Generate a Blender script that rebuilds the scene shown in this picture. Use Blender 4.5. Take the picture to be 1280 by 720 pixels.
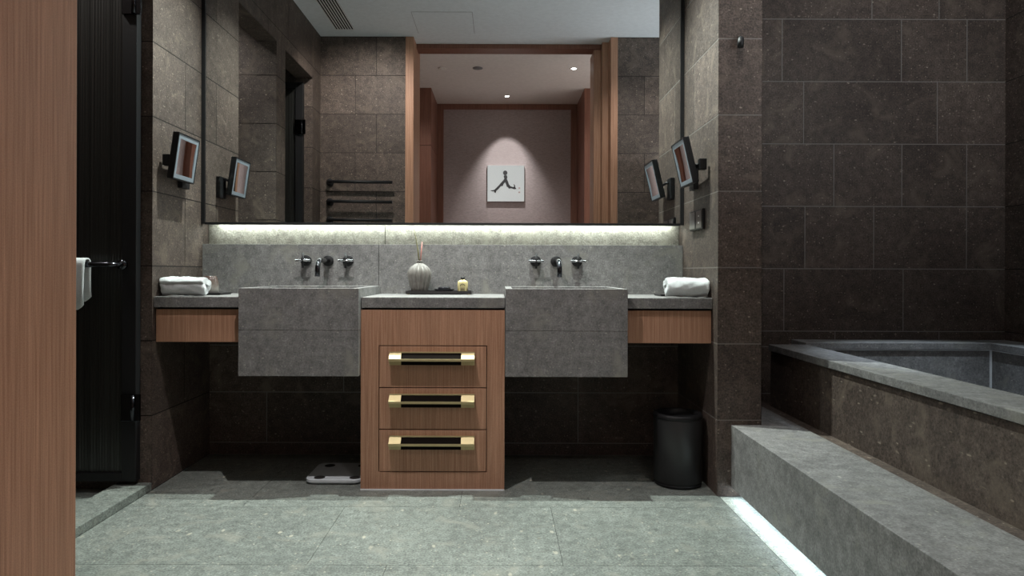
import bpy, bmesh, math, random
from mathutils import Vector, Matrix, Euler

random.seed(7)
scene = bpy.context.scene
for o in list(bpy.data.objects):
    bpy.data.objects.remove(o, do_unlink=True)
COL = scene.collection
PI = math.pi

# ------------------------------------------------------------------ camera
CAM_Z = 0.915
cd = bpy.data.cameras.new('camera')
cam = bpy.data.objects.new('camera', cd)
COL.objects.link(cam)
cd.sensor_width = 36.0
cd.lens = 36.0 * 850 / 1280
cd.shift_x = 15 / 1280
cd.shift_y = -20 / 1280
cd.clip_start = 0.02
cam.matrix_world = (Matrix.Translation((0, 0, CAM_Z)) @ Matrix.Rotation(PI / 2, 4, 'X')
                    @ Matrix.Rotation(math.radians(0.17), 4, 'Z'))
scene.camera = cam

# ------------------------------------------------------------------ exposure / world
vs = scene.view_settings
vs.view_transform = 'Standard'
vs.look = 'None'
vs.gamma = 1.0
vs.exposure = 0.12
vs.use_curve_mapping = False
scene.cycles.sample_clamp_indirect = 1.5
scene.cycles.max_bounces = 10
scene.cycles.glossy_bounces = 6
scene.cycles.diffuse_bounces = 4
scene.cycles.use_denoising = True

w = bpy.data.worlds.new('world')
scene.world = w
w.use_nodes = True
w.node_tree.nodes['Background'].inputs[0].default_value = (0.5, 0.55, 0.6, 1)
w.node_tree.nodes['Background'].inputs[1].default_value = 0.02

# ------------------------------------------------------------------ lamps
ZC = 2.81          # ceiling height


def spot(name, loc, target, power, col, size_deg, blend, radius=0.02):
    l = bpy.data.lights.new(name, 'SPOT')
    l.energy = power
    l.color = col
    l.spot_size = math.radians(size_deg)
    l.spot_blend = blend
    l.shadow_soft_size = radius
    o = bpy.data.objects.new(name, l)
    COL.objects.link(o)
    o.location = loc
    d = Vector(target) - Vector(loc)
    o.rotation_euler = d.to_track_quat('-Z', 'Y').to_euler()
    return o


def area(name, loc, rot, sx, sy, power, col):
    l = bpy.data.lights.new(name, 'AREA')
    l.shape = 'RECTANGLE'
    l.size, l.size_y = sx, sy
    l.energy = power
    l.color = col
    o = bpy.data.objects.new(name, l)
    COL.objects.link(o)
    o.location = loc
    o.rotation_euler = rot
    return o


GREEN = (0.90, 1.0, 0.94)
spot('vanity_spot', (-0.88, 2.985, ZC - 0.02), (-0.88, 2.72, 0), 210, GREEN, 100, 0.9, 0.010)
spot('vanity_spot', (0.325, 2.985, ZC - 0.02), (0.325, 2.72, 0), 275, GREEN, 100, 0.9, 0.010)
spot('room_spot', (-0.55, 1.98, ZC - 0.02), (-0.36, 2.85, 0.55), 125, (1.0, 0.94, 0.93), 64, 0.8, 0.010)
spot('tub_fill_spot', (1.95, 2.62, ZC - 0.02), (1.93, 2.72, 0.1), 190, (0.74, 0.88, 1.0), 36, 0.5, 0.03)  # unseen lamp added to brighten the tub lining
spot('wall_fill_spot', (-0.95, 2.10, ZC - 0.02), (-1.05, 1.12, 1.75), 75, (1.0, 0.93, 0.86), 95, 0.9, 0.008)  # this and the next: unseen lamps added to lift the doorway wall
spot('wall_fill_spot', (0.75, 2.10, ZC - 0.02), (1.25, 1.12, 1.55), 36, (1.0, 0.93, 0.86), 72, 0.9, 0.008)
spot('pillar_fill_spot', (0.80, 2.10, ZC - 0.02), (0.98, 2.78, 1.35), 22, (1.0, 0.94, 0.90), 52, 1.0, 0.008)  # added accent, unseen, to brighten the pillar front
spot('shower_spot', (-2.1, 2.55, ZC - 0.02), (-2.0, 2.4, 0), 45, (1.0, 0.95, 0.9), 120, 0.7, 0.03)
spot('picture_spot', (0.07, -0.72, ZC - 0.03), (0.065, -1.06, 1.66), 105, (1.0, 1.0, 0.97), 62, 1.0, 0.008)
spot('hall_spot', (0.68, 0.283, ZC - 0.03), (0.68, 0.283, 0), 21, (1.0, 0.9, 0.85), 135, 0.8, 0.02)
spot('hall_spot', (-0.79, 0.283, ZC - 0.03), (-0.79, 0.283, 0), 21, (1.0, 0.9, 0.85), 135, 0.8, 0.02)
# unseen soft fills added to brighten the hall, the bath wall and the ceiling
area('hall_fill', (1.88, 0.20, 1.4), (0, PI / 2, 0), 2.2, 1.1, 10, (1.0, 0.94, 0.90))
area('bath_fill', (1.85, 1.16, 1.75), (PI / 2 + 1.15, 0, 0), 1.1, 1.2, 38, (0.92, 0.97, 1.0))

# ------------------------------------------------------------------ materials
MATS = {}


def mat(name):
    m = bpy.data.materials.new(name)
    m.use_nodes = True
    nt = m.node_tree
    b = nt.nodes['Principled BSDF']
    MATS[name] = m
    return m, nt, b


def N(nt, t, **kw):
    n = nt.nodes.new(t)
    for k, v in kw.items():
        setattr(n, k, v)
    return n


def coords(nt, scale=(1, 1, 1)):
    tc = N(nt, 'ShaderNodeTexCoord')
    mp = N(nt, 'ShaderNodeMapping')
    mp.inputs['Scale'].default_value = scale
    nt.links.new(tc.outputs['Object'], mp.inputs['Vector'])
    return mp.outputs['Vector']


def noise(nt, vec, scale, detail=4, rough=0.6, dist=0.0):
    n = N(nt, 'ShaderNodeTexNoise')
    n.inputs['Scale'].default_value = scale
    n.inputs['Detail'].default_value = detail
    n.inputs['Roughness'].default_value = rough
    n.inputs['Distortion'].default_value = dist
    nt.links.new(vec, n.inputs['Vector'])
    return n.outputs['Fac']


def ramp(nt, fac, stops, interp='LINEAR'):
    r = N(nt, 'ShaderNodeValToRGB')
    r.color_ramp.interpolation = interp
    els = r.color_ramp.elements
    while len(els) > 1:
        els.remove(els[-1])
    for i, (p, c) in enumerate(stops):
        e = els[0] if i == 0 else els.new(p)
        e.position = p
        if not hasattr(c, '__len__'):
            c = (c, c, c)
        e.color = (c[0], c[1], c[2], 1)
    nt.links.new(fac, r.inputs['Fac'])
    return r.outputs['Color']


def mix(nt, fac, a, b, mode='MIX'):
    m = N(nt, 'ShaderNodeMix', data_type='RGBA', blend_type=mode)
    for sock, val in ((m.inputs['Factor'], fac), (m.inputs['A'], a), (m.inputs['B'], b)):
        if hasattr(val, 'node'):
            nt.links.new(val, sock)
        elif hasattr(val, '__len__'):
            sock.default_value = (val[0], val[1], val[2], 1)
        else:
            sock.default_value = val
    return m.outputs['Result']


def bump(nt, b, h, strength, dist=0.002):
    bp = N(nt, 'ShaderNodeBump')
    bp.inputs['Strength'].default_value = strength
    bp.inputs['Distance'].default_value = dist
    nt.links.new(h, bp.inputs['Height'])
    nt.links.new(bp.outputs['Normal'], b.inputs['Normal'])


def stone(name, dark, light, fleck, blotch, rough=0.6, fleck_amt=0.8, bump_s=0.25, use_tone=True, fleck_scale=70, grain=0.35):
    m, nt, b = mat(name)
    v = coords(nt)
    n1 = noise(nt, v, 2.2, 6, 0.62, 0.4)
    base = ramp(nt, n1, [(0.3, dark), (0.7, light)])
    # fine grain
    n2 = noise(nt, v, 140, 3, 0.7)
    g = ramp(nt, n2, [(0.3, 1 - grain), (0.7, 1 + grain)])
    base = mix(nt, 1.0, base, g, 'MULTIPLY')
    n2b = noise(nt, v, 28, 4, 0.65)
    g2 = ramp(nt, n2b, [(0.3, 0.70), (0.7, 1.32)])
    base = mix(nt, 1.0, base, g2, 'MULTIPLY')
    # soft pale blotches
    n3 = noise(nt, v, 7.5, 3, 0.6, 0.8)
    bm = ramp(nt, n3, [(0.55, 0), (0.72, 0.7)])
    base = mix(nt, bm, base, blotch)
    # flecks, two sizes, elongated
    for sc, thr, amt, warp in ((fleck_scale, 0.22, 0.8, (1, 1, 1)), (fleck_scale * 0.36, 0.17, 0.75, (1.0, 0.6, 1.5))):
        vv = coords(nt, warp)
        wn = N(nt, 'ShaderNodeTexNoise')
        wn.inputs['Scale'].default_value = sc * 1.6
        wn.inputs['Detail'].default_value = 2
        nt.links.new(vv, wn.inputs['Vector'])
        va = N(nt, 'ShaderNodeVectorMath', operation='MULTIPLY_ADD')
        nt.links.new(wn.outputs['Color'], va.inputs[0])
        va.inputs[1].default_value = (0.40 / sc,) * 3
        nt.links.new(vv, va.inputs[2])
        vv = va.outputs[0]
        vo = N(nt, 'ShaderNodeTexVoronoi')
        vo.inputs['Scale'].default_value = sc
        nt.links.new(vv, vo.inputs['Vector'])
        d = ramp(nt, vo.outputs['Distance'], [(thr * 0.55, 1), (thr, 0)])
        sel = N(nt, 'ShaderNodeSeparateColor')
        nt.links.new(vo.outputs['Color'], sel.inputs['Color'])
        s = ramp(nt, sel.outputs['Red'], [(0.45, 0), (0.95, fleck_amt * amt)])
        mm = mix(nt, 1.0, d, s, 'MULTIPLY')
        base = mix(nt, mm, base, fleck)
        s2 = ramp(nt, sel.outputs['Green'], [(0.80, 0), (0.97, 0.7)])
        mm2 = mix(nt, 1.0, d, s2, 'MULTIPLY')
        base = mix(nt, mm2, base, tuple(c * 0.35 for c in dark))
    if use_tone:
        at = N(nt, 'ShaderNodeAttribute')
        at.attribute_name = 'tone'
        base = mix(nt, 1.0, base, at.outputs['Color'], 'MULTIPLY')
    nt.links.new(base, b.inputs['Base Color'])
    b.inputs['Roughness'].default_value = rough
    b.inputs['Specular IOR Level'].default_value = 0.35
    bump(nt, b, n2b, bump_s, 0.004)
    return m


BROWN = stone('brown_stone_tile', (0.060, 0.044, 0.037), (0.102, 0.078, 0.065), (0.36, 0.30, 0.24), (0.16, 0.125, 0.098),
              rough=0.6, fleck_amt=1.0, bump_s=0.5, grain=0.6)
GREY = stone('grey_basalt', (0.150, 0.146, 0.145), (0.215, 0.212, 0.208), (0.55, 0.53, 0.46), (0.25, 0.245, 0.215),
             rough=0.55, fleck_amt=0.6, bump_s=0.25, use_tone=False, fleck_scale=80, grain=0.36)
FLOOR = stone('grey_floor_stone', (0.138, 0.152, 0.139), (0.202, 0.221, 0.200), (0.55, 0.52, 0.42), (0.26, 0.262, 0.225),
              rough=0.45, fleck_amt=0.85, bump_s=0.45, fleck_scale=55, grain=0.6)
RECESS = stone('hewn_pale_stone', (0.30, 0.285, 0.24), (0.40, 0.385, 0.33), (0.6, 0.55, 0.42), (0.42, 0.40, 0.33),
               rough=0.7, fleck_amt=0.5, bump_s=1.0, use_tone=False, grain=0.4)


def simple(name, col, rough=0.5, metal=0.0, spec=0.5, bump_scale=None, bump_s=0.1):
    m, nt, b = mat(name)
    v = coords(nt)
    n = noise(nt, v, bump_scale or 30, 3)
    c = ramp(nt, n, [(0.2, tuple(x * 0.92 for x in col)), (0.8, tuple(min(1, x * 1.08) for x in col))])
    nt.links.new(c, b.inputs['Base Color'])
    b.inputs['Roughness'].default_value = rough
    b.inputs['Metallic'].default_value = metal
    b.inputs['Specular IOR Level'].default_value = spec
    if bump_scale:
        bump(nt, b, n, bump_s)
    return m


def wood(name, dark, light, axis='Z', rough=0.5, fine=1.0):
    m, nt, b = mat(name)
    s = {'Z': (1, 1, 0.02), 'X': (0.02, 1, 1), 'Y': (1, 0.02, 1)}[axis]
    v = coords(nt, s)
    n1 = noise(nt, v, 210 * fine, 3, 0.6)
    n2 = noise(nt, v, 45, 4, 0.6, 0.1)
    n3 = noise(nt, coords(nt), 420, 2, 0.7)
    c1 = ramp(nt, n1, [(0.28, dark), (0.72, light)])
    c2 = ramp(nt, n2, [(0.25, 0.88), (0.75, 1.12)])
    c = mix(nt, 1.0, c1, c2, 'MULTIPLY')
    c3 = ramp(nt, n3, [(0.3, 0.88), (0.7, 1.12)])
    c = mix(nt, 1.0, c, c3, 'MULTIPLY')
    nt.links.new(c, b.inputs['Base Color'])
    b.inputs['Roughness'].default_value = rough
    b.inputs['Specular IOR Level'].default_value = 0.3
    bump(nt, b, n1, 0.2, 0.001)
    return m


WOOD = wood('reddish_oak_veneer', (0.30, 0.152, 0.092), (0.50, 0.285, 0.185))
WOOD_D = wood('dark_reddish_wood', (0.15, 0.065, 0.045), (0.27, 0.125, 0.085))
BLACK = simple('matt_black_metal', (0.011, 0.011, 0.012), 0.5, 0.0, 0.3)
BLACKGLOSS = simple('polished_black_chrome', (0.06, 0.062, 0.07), 0.16, 1.0)
CHROME = simple('dark_chrome', (0.45, 0.46, 0.48), 0.18, 1.0)
BINBLACK = simple('black_leather', (0.022, 0.022, 0.023), 0.38, 0.0, 0.5, 400, 0.15)
BRASS = simple('brushed_brass', (0.50, 0.42, 0.23), 0.5, 0.6)
HANDLE_DARK = simple('dark_leather_inlay', (0.008, 0.006, 0.005), 0.9, 0.0, 0.05)
GAP = simple('shadow_gap_black', (0.01, 0.008, 0.007), 0.9)
GROUT = simple('grout', (0.20, 0.185, 0.17), 0.8)
GROUT_D = simple('dark_grout', (0.018, 0.015, 0.013), 0.9)
PAINT = simple('ceiling_paint', (0.74, 0.77, 0.80), 0.8)
PAINT_H = simple('hall_ceiling_paint', (0.76, 0.71, 0.68), 0.8)
PLASTER = simple('hall_plaster', (0.55, 0.5, 0.46), 0.8)
WHITE = simple('white_plastic', (0.75, 0.75, 0.74), 0.4)
GREYGRILLE = simple('grey_grille', (0.22, 0.21, 0.22), 0.6)
BEAD_HIGHLIGHT = simple('pale_sealant_and_highlight', (0.82, 0.85, 0.87), 0.35)
CANVAS = simple('white_canvas', (0.74, 0.78, 0.80), 0.8, bump_scale=300, bump_s=0.1)
INK = simple('black_ink', (0.02, 0.018, 0.02), 0.8)
SEAL = simple('faded_red_seal', (0.42, 0.34, 0.33), 0.8)
FROST = simple('frosted_light_border', (0.28, 0.33, 0.38), 0.35)
SCALEGLASS = simple('silver_scale_glass', (0.66, 0.71, 0.74), 0.25)
TRAYBLACK = simple('dark_tray_lacquer', (0.02, 0.017, 0.018), 0.3)
DISHBLACK = simple('black_glazed_dish', (0.015, 0.015, 0.018), 0.12)
LABELY = simple('pale_yellow_label', (0.55, 0.49, 0.24), 0.5)
BOTTLE = simple('yellow_lotion_bottle', (0.62, 0.53, 0.26), 0.25)
REED_G = simple('green_reed_stick', (0.20, 0.19, 0.10), 0.7)
REED_R = simple('reddish_reed_stick', (0.45, 0.20, 0.17), 0.7)
ROCKER_L = simple('grey_switch_rocker', (0.07, 0.065, 0.065), 0.35)
ROCKER_D = simple('brown_switch_rocker', (0.035, 0.027, 0.025), 0.35)

m, nt, b = mat('fabric_wallcovering')
v = coords(nt, (0.25, 1, 1.0))
n = noise(nt, v, 160, 3, 0.7)
c = ramp(nt, n, [(0.3, (0.29, 0.235, 0.235)), (0.7, (0.42, 0.345, 0.34))])
nt.links.new(c, b.inputs['Base Color'])
b.inputs['Roughness'].default_value = 0.9
bump(nt, b, n, 0.2)
FABRIC = m

m, nt, b = mat('mirror_silver')
v = coords(nt)
n = noise(nt, v, 1.0)
c = ramp(nt, n, [(0, (0.80, 0.82, 0.82)), (1, (0.82, 0.84, 0.84))])
nt.links.new(c, b.inputs['Base Color'])
b.inputs['Metallic'].default_value = 1.0
b.inputs['Roughness'].default_value = 0.0
MIRROR = m

m, nt, b = mat('reeded_dark_glass')
v = coords(nt, (1, 1, 0.01))
n = noise(nt, v, 60, 3)
c = ramp(nt, n, [(0.3, (0.010, 0.010, 0.009)), (0.7, (0.022, 0.0225, 0.020))])
nt.links.new(c, b.inputs['Base Color'])
b.inputs['Roughness'].default_value = 0.3
b.inputs['Transmission Weight'].default_value = 0.15
b.inputs['IOR'].default_value = 1.45
REED = m


def terry(name, col):
    m, nt, b = mat(name)
    v = coords(nt)
    n = noise(nt, v, 330, 3, 0.7)
    c = ramp(nt, n, [(0.3, tuple(x * 0.82 for x in col)), (0.7, col)])
    nt.links.new(c, b.inputs['Base Color'])
    b.inputs['Roughness'].default_value = 0.95
    b.inputs['Sheen Weight'].default_value = 0.25
    bump(nt, b, n, 0.9, 0.004)
    return m


TERRY = terry('white_terry', (0.80, 0.84, 0.85))

m, nt, b = mat('ceramic_vase_glaze')
v = coords(nt)
n = noise(nt, v, 40, 4)
c = ramp(nt, n, [(0.3, (0.13, 0.12, 0.107)), (0.7, (0.20, 0.188, 0.17))])
nt.links.new(c, b.inputs['Base Color'])
b.inputs['Roughness'].default_value = 0.45
VASE = m

m, nt, b = mat('two_tone_cup_glaze')
tc = N(nt, 'ShaderNodeTexCoord')
sp = N(nt, 'ShaderNodeSeparateXYZ')
nt.links.new(tc.outputs['Object'], sp.inputs['Vector'])
nn = noise(nt, coords(nt), 55, 4)
ma = N(nt, 'ShaderNodeMath', operation='MULTIPLY_ADD')
nt.links.new(nn, ma.inputs[0])
ma.inputs[1].default_value = 0.05
nt.links.new(sp.outputs['Z'], ma.inputs[2])
mr = N(nt, 'ShaderNodeMapRange')
mr.inputs['From Min'].default_value = 0.025
mr.inputs['From Max'].default_value = 0.10
nt.links.new(ma.outputs[0], mr.inputs['Value'])
c = ramp(nt, mr.outputs['Result'], [(0.15, (0.30, 0.29, 0.265)), (0.45, (0.17, 0.145, 0.125)), (0.75, (0.085, 0.052, 0.043))])
nt.links.new(c, b.inputs['Base Color'])
b.inputs['Roughness'].default_value = 0.3
CUP = m


def emit(name, col, strength):
    m, nt, b = mat(name)
    v = coords(nt)
    n = noise(nt, v, 3)
    c = ramp(nt, n, [(0, tuple(x * 0.97 for x in col)), (1, col)])
    nt.links.new(c, b.inputs['Emission Color'])
    b.inputs['Emission Strength'].default_value = strength
    b.inputs['Base Color'].default_value = (0.8, 0.8, 0.8, 1)
    return m


LED_MIRROR = emit('mirror_led', (0.90, 1.0, 0.95), 17.0)
LED_STEP = emit('step_led', (0.76, 0.90, 1.0), 12.0)
LAMP = emit('downlight_lens', (1.0, 0.95, 0.88), 30.0)


# ------------------------------------------------------------------ mesh builder (world coordinates in, local out)
class MB:
    def __init__(self):
        self.bm = bmesh.new()
        self.tone = self.bm.loops.layers.float_color.new('tone')
        self.smooth_faces = []

    def _merge(self, tmp, mi=0, smooth=False, tone=1.0):
        vm = {}
        for v in tmp.verts:
            vm[v.index] = self.bm.verts.new(v.co)
        for f in tmp.faces:
            try:
                nf = self.bm.faces.new([vm[v.index] for v in f.verts])
            except ValueError:
                continue
            nf.material_index = mi
            nf.smooth = smooth
            for l in nf.loops:
                l[self.tone] = (tone, tone, tone, 1)
        tmp.free()

    def box(self, x0, x1, y0, y1, z0, z1, bev=0.0, mi=0, seg=2, M=None, tone=1.0):
        t = bmesh.new()
        bmesh.ops.create_cube(t, size=1.0)
        for v in t.verts:
            v.co = Vector(((x0 + x1) / 2 + v.co.x * (x1 - x0), (y0 + y1) / 2 + v.co.y * (y1 - y0),
                           (z0 + z1) / 2 + v.co.z * (z1 - z0)))
        if bev > 0:
            bmesh.ops.bevel(t, geom=list(t.edges), offset=bev, segments=seg, affect='EDGES', profile=0.6)
        if M is not None:
            for v in t.verts:
                v.co = M @ v.co
        t.verts.index_update()
        self._merge(t, mi, False, tone)
        return self

    def quad(self, pts, mi=0, tone=1.0):
        vs_ = [self.bm.verts.new(p) for p in pts]
        f = self.bm.faces.new(vs_)
        f.material_index = mi
        for l in f.loops:
            l[self.tone] = (tone, tone, tone, 1)
        return self

    def lathe(self, c, prof, seg=32, axis='Z', mi=0, ribs=0, rib_amp=0.0, rib_pow=1.0, M=None, smooth=True):
        """prof: list of (r, h); revolved about axis through c."""
        rings = []
        for r, h in prof:
            ring = []
            for k in range(seg):
                a = 2 * PI * k / seg
                rr = r
                if ribs:
                    rr = r * (1 - rib_amp * (abs(math.cos(ribs * a / 2)) ** 4) * min(1, r / 0.03))
                x, y = rr * math.cos(a), rr * math.sin(a)
                p = {'Z': Vector((x, y, h)), 'Y': Vector((x, h, y)), 'X': Vector((h, x, y))}[axis]
                p = p + Vector(c)
                if M is not None:
                    p = M @ p
                ring.append(self.bm.verts.new(p))
            rings.append(ring)
        fs = []
        for a_, b_ in zip(rings[:-1], rings[1:]):
            for k in range(seg):
                fs.append(self.bm.faces.new((a_[k], a_[(k + 1) % seg], b_[(k + 1) % seg], b_[k])))
        fs.append(self.bm.faces.new(list(reversed(rings[0]))))
        fs.append(self.bm.faces.new(rings[-1]))
        for f in fs:
            f.material_index = mi
            f.smooth = smooth
            for l in f.loops:
                l[self.tone] = (1, 1, 1, 1)
        return self

    def tube(self, pts, r, seg=14, mi=0, cap=True):
        pts = [Vector(p) for p in pts]
        n = len(pts)
        rs = r if hasattr(r, '__len__') else [r] * n
        rings = []
        up = None
        for i, p in enumerate(pts):
            d = (pts[min(i + 1, n - 1)] - pts[max(i - 1, 0)]).normalized()
            if up is None:
                up = Vector((0, 0, 1)) if abs(d.z) < 0.9 else Vector((1, 0, 0))
            s = d.cross(up).normalized()
            up = s.cross(d).normalized()
            rings.append([self.bm.verts.new(p + rs[i] * (math.cos(2 * PI * k / seg) * s + math.sin(2 * PI * k / seg) * up))
                          for k in range(seg)])
        fs = []
        for a_, b_ in zip(rings[:-1], rings[1:]):
            for k in range(seg):
                fs.append(self.bm.faces.new((a_[k], a_[(k + 1) % seg], b_[(k + 1) % seg], b_[k])))
        for f in fs:
            f.smooth = True
        if cap:
            fs.append(self.bm.faces.new(list(reversed(rings[0]))))
            fs.append(self.bm.faces.new(rings[-1]))
        for f in fs:
            f.material_index = mi
            for l in f.loops:
                l[self.tone] = (1, 1, 1, 1)
        return self

    def prism(self, outline, y0, y1, mi=0):
        """outline: (x, z) polygon, extruded between y0 and y1."""
        a_ = [self.bm.verts.new((x, y0, z)) for x, z in outline]
        b_ = [self.bm.verts.new((x, y1, z)) for x, z in outline]
        n = len(outline)
        fs = [self.bm.faces.new(a_), self.bm.faces.new(list(reversed(b_)))]
        for k in range(n):
            fs.append(self.bm.faces.new((a_[k], b_[k], b_[(k + 1) % n], a_[(k + 1) % n])))
        for f in fs:
            f.material_index = mi
            for l in f.loops:
                l[self.tone] = (1, 1, 1, 1)
        return self

    def build(self, name, mats, parent=None, loc=None):
        bmesh.ops.recalc_face_normals(self.bm, faces=list(self.bm.faces))
        off = Vector((0, 0, 0))
        if parent is not None:
            off = parent['_o'] if '_o' in parent else Vector((0, 0, 0))
            off = Vector(off)
        elif loc is not None:
            off = Vector(loc)
        for v in self.bm.verts:
            v.co -= off
        me = bpy.data.meshes.new(name)
        self.bm.to_mesh(me)
        self.bm.free()
        for mm in (mats if isinstance(mats, (list, tuple)) else [mats]):
            me.materials.append(mm)
        o = bpy.data.objects.new(name, me)
        COL.objects.link(o)
        if parent is not None:
            o.parent = parent
            if 'abs_off' not in o:
                o['_o'] = tuple(off)
        elif loc is not None:
            o.location = loc
            o['_o'] = tuple(loc)
        return o


def tag(o, label, cat, group=None):
    o['label'] = label
    o['category'] = cat
    if group:
        o['group'] = group
    return o


def thing(name, label, cat, loc, group=None):
    o = bpy.data.objects.new(name, None)
    COL.objects.link(o)
    o.empty_display_size = 0.05
    o.location = loc
    o['_o'] = tuple(loc)
    return tag(o, label, cat, group)


def struct(o, label=None, cat=None):
    o['kind'] = 'structure'
    if label:
        o['label'] = label
        o['category'] = cat
    return o


def copy_tree(o, parent=None):
    c = o.copy()
    COL.objects.link(c)
    c.parent = parent
    for ch in list(o.children):
        copy_tree(ch, c)
    return c


def copy_thing(o, loc, label):
    c = copy_tree(o)
    c.location = loc
    c['_o'] = tuple(loc)
    c['label'] = label
    return c


TILE = 0.312


def tiles(mb, org, u, nrm, u0, u1, rows, gap=0.0045, depth=0.0008, var=0.2):
    """rows: list of (z0, z1, [joints along u]); stone faces in front of a grout bed."""
    org, u, nrm = Vector(org), Vector(u), Vector(nrm)

    def P(a, z, d):
        return org + u * a + Vector((0, 0, z)) - nrm * d
    for z0, z1, js in rows:
        xs = [u0] + [j for j in sorted(js) if u0 + 0.02 < j < u1 - 0.02] + [u1]
        for a, b2 in zip(xs[:-1], xs[1:]):
            t = 1 + random.uniform(-var, var)
            ga = gap / 2 if a > u0 else 0.0
            gb = gap / 2 if b2 < u1 else 0.0
            q = [(a + ga, z0 + gap / 2), (b2 - gb, z0 + gap / 2), (b2 - gb, z1 - gap / 2), (a + ga, z1 - gap / 2)]
            mb.quad([P(p, z, 0) for p, z in q], 0, t)
            for k in range(4):
                (p1, zz1), (p2, zz2) = q[k], q[(k + 1) % 4]
                mb.quad([P(p1, zz1, 0), P(p2, zz2, 0), P(p2, zz2, depth), P(p1, zz1, depth)], 0, t)


def std_rows(zlo, zhi, odd, even):
    rows = []
    k = 0
    z = 0.0
    while z < zhi - 1e-4:
        z1 = min(z + TILE, ZC)
        if z1 > zlo + 1e-4 and min(z1, zhi) - max(z, zlo) > 0.01:
            rows.append((max(z, zlo), min(z1, zhi), odd if k % 2 else even))
        z += TILE
        k += 1
    return rows


# ================================================================== SETTING
XL, XR, XP0, XP1 = -1.45, 2.524, 0.891, 1.07
YB, YM, YS, YF, YR = 3.40, 3.30, 3.31, 2.78, 1.12

# floor : large slabs
mb = MB()
ys = [1.0, 1.52, 2.12, 2.645, 3.40]
xcuts = {0: [-0.9, 0.3], 1: [-0.35, 0.85], 2: [-0.6, 0.2], 3: [-1.0, -0.155]}
for i in range(4):
    xs = [XL] + xcuts[i] + [0.897]
    xs = sorted(x for x in xs if x <= 0.897)
    for a, b2 in zip(xs[:-1], xs[1:]):
        t = 1 + random.uniform(-0.04, 0.04)
        mb.box(a + 0.0008, b2 - 0.0008, ys[i] + 0.0008, ys[i + 1] - 0.0008, -0.03, 0.0, tone=t)
mb.box(XL, 0.897, 1.0, 3.4, -0.06, -0.002, mi=1)
mb.box(0.897, XR, 1.0, 3.4, -0.06, -0.006, tone=0.9)
struct(mb.build('floor', [FLOOR, GROUT_D]))
# edge slab beside the step, LED glow partly painted in by a raised tone
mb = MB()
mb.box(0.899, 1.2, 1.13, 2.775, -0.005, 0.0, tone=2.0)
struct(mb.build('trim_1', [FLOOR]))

# side compartments' floor and hall floor
struct(MB().box(-2.75, -1.60, 1.12, 3.0, -0.06, 0.0).build('floor_shower', [FLOOR]))
struct(MB().box(-1.75, 1.9, -1.2, 1.0, -0.06, 0.0).build('floor_hall', [WOOD_D]))

# kerb along the left openings
mb = MB()
mb.box(-1.59, XL + 0.001, 2.21, 2.834, 0.0, 0.034, bev=0.003)
mb.box(-1.59, XL + 0.001, 1.36, 2.01, 0.0, 0.034, bev=0.003)
struct(mb.build('trim_2', [FLOOR]))

# back wall
px = lambda *p: [(q - 625) * 0.004 for q in p]
rows_back = [
    (0.0, 0.06, []),
    (0.06, 0.312, px(334, 560, 723)),
    (0.312, 0.546, px(430, 723, 1100)),
    (0.546, 0.624, px(330, 560, 750, 1044, 1174)),
    (0.624, 0.936, px(400, 560, 780, 980, 1129)),
    (0.936, 1.248, px(450, 690, 1006, 1092, 1208)),
    (1.248, 1.56, px(380, 540, 800, 1042, 1127, 1208)),
    (1.56, 1.872, px(450, 690, 1004, 1171)),
    (1.872, 2.184, px(380, 540, 977, 1126, 1208)),
    (2.184, 2.496, px(450, 690, 1089, 1173)),
    (2.496, ZC, px(380, 540, 1004, 1126)),
]
mb = MB()
tiles(mb, (0, YB, 0), (1, 0, 0), (0, -1, 0), XL, XR, rows_back)
mb.box(-2.75, XR + 0.1, YB + 0.0008, YB + 0.1, -0.06, ZC, mi=1)
struct(mb.build('wall_back', [BROWN, GROUT]))

# left wall, two openings with stone lintels
ZL = 2.407
mb = MB()
OUT = (1, 0, 0)
LJ = [1.75, 2.10, 2.36, 3.128]
LJ2 = [1.4, 1.95, 2.6]


def left_piece(y0, y1, z0, z1, k=0):
    rows = []
    for i, (a, b2, js) in enumerate(std_rows(z0, z1, LJ, LJ2)):
        rows.append((a, b2, js))
    tiles(mb, (XL, 0, 0), (0, 1, 0), OUT, y0, y1, rows, gap=0.005)
    mb.box(XL - 0.129, XL - 0.0008, y0 + 0.002, y1 - 0.002, z0 + 0.001, z1, mi=1)


left_piece(2.835, 3.40, 0, ZC)
left_piece(2.2, 2.835, ZL, ZC)
left_piece(2.02, 2.2, 0, ZC)
left_piece(1.355, 2.02, ZL, ZC)
left_piece(1.12, 1.355, 0, ZC)
# reveals
tiles(mb, (0, 2.835, 0), (1, 0, 0), (0, -1, 0), XL - 0.13, XL, std_rows(0, ZL, [], []), gap=0.005, depth=0.0005)
tiles(mb, (0, 2.2, 0), (1, 0, 0), (0, 1, 0), -2.7, XL, std_rows(0, ZL, [-1.95], [-2.3]), gap=0.005, depth=0.0005)
tiles(mb, (0, 1.3555, 0), (1, 0, 0), (0, 1, 0), XL - 0.13, XL, std_rows(0, ZL, [], []), gap=0.005, depth=0.0005)
mb.box(XL - 0.13, XL, 2.2, 2.835, ZL - 0.002, ZL)
mb.box(XL - 0.13, XL, 1.355, 2.02, ZL - 0.002, ZL)
# compartment shell
mb.box(-2.7, XL - 0.13, 2.02, 2.1985, 0, ZC)
mb.box(-2.85, -2.7, 1.0, 3.1, 0, ZC)
mb.box(-2.7, XL - 0.131, 2.86, 3.1, 0, ZC)
mb.box(-2.7, XL - 0.131, 1.12, 1.30, 0, ZC)
struct(mb.build('wall_left', [BROWN, GROUT_D]))

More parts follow.
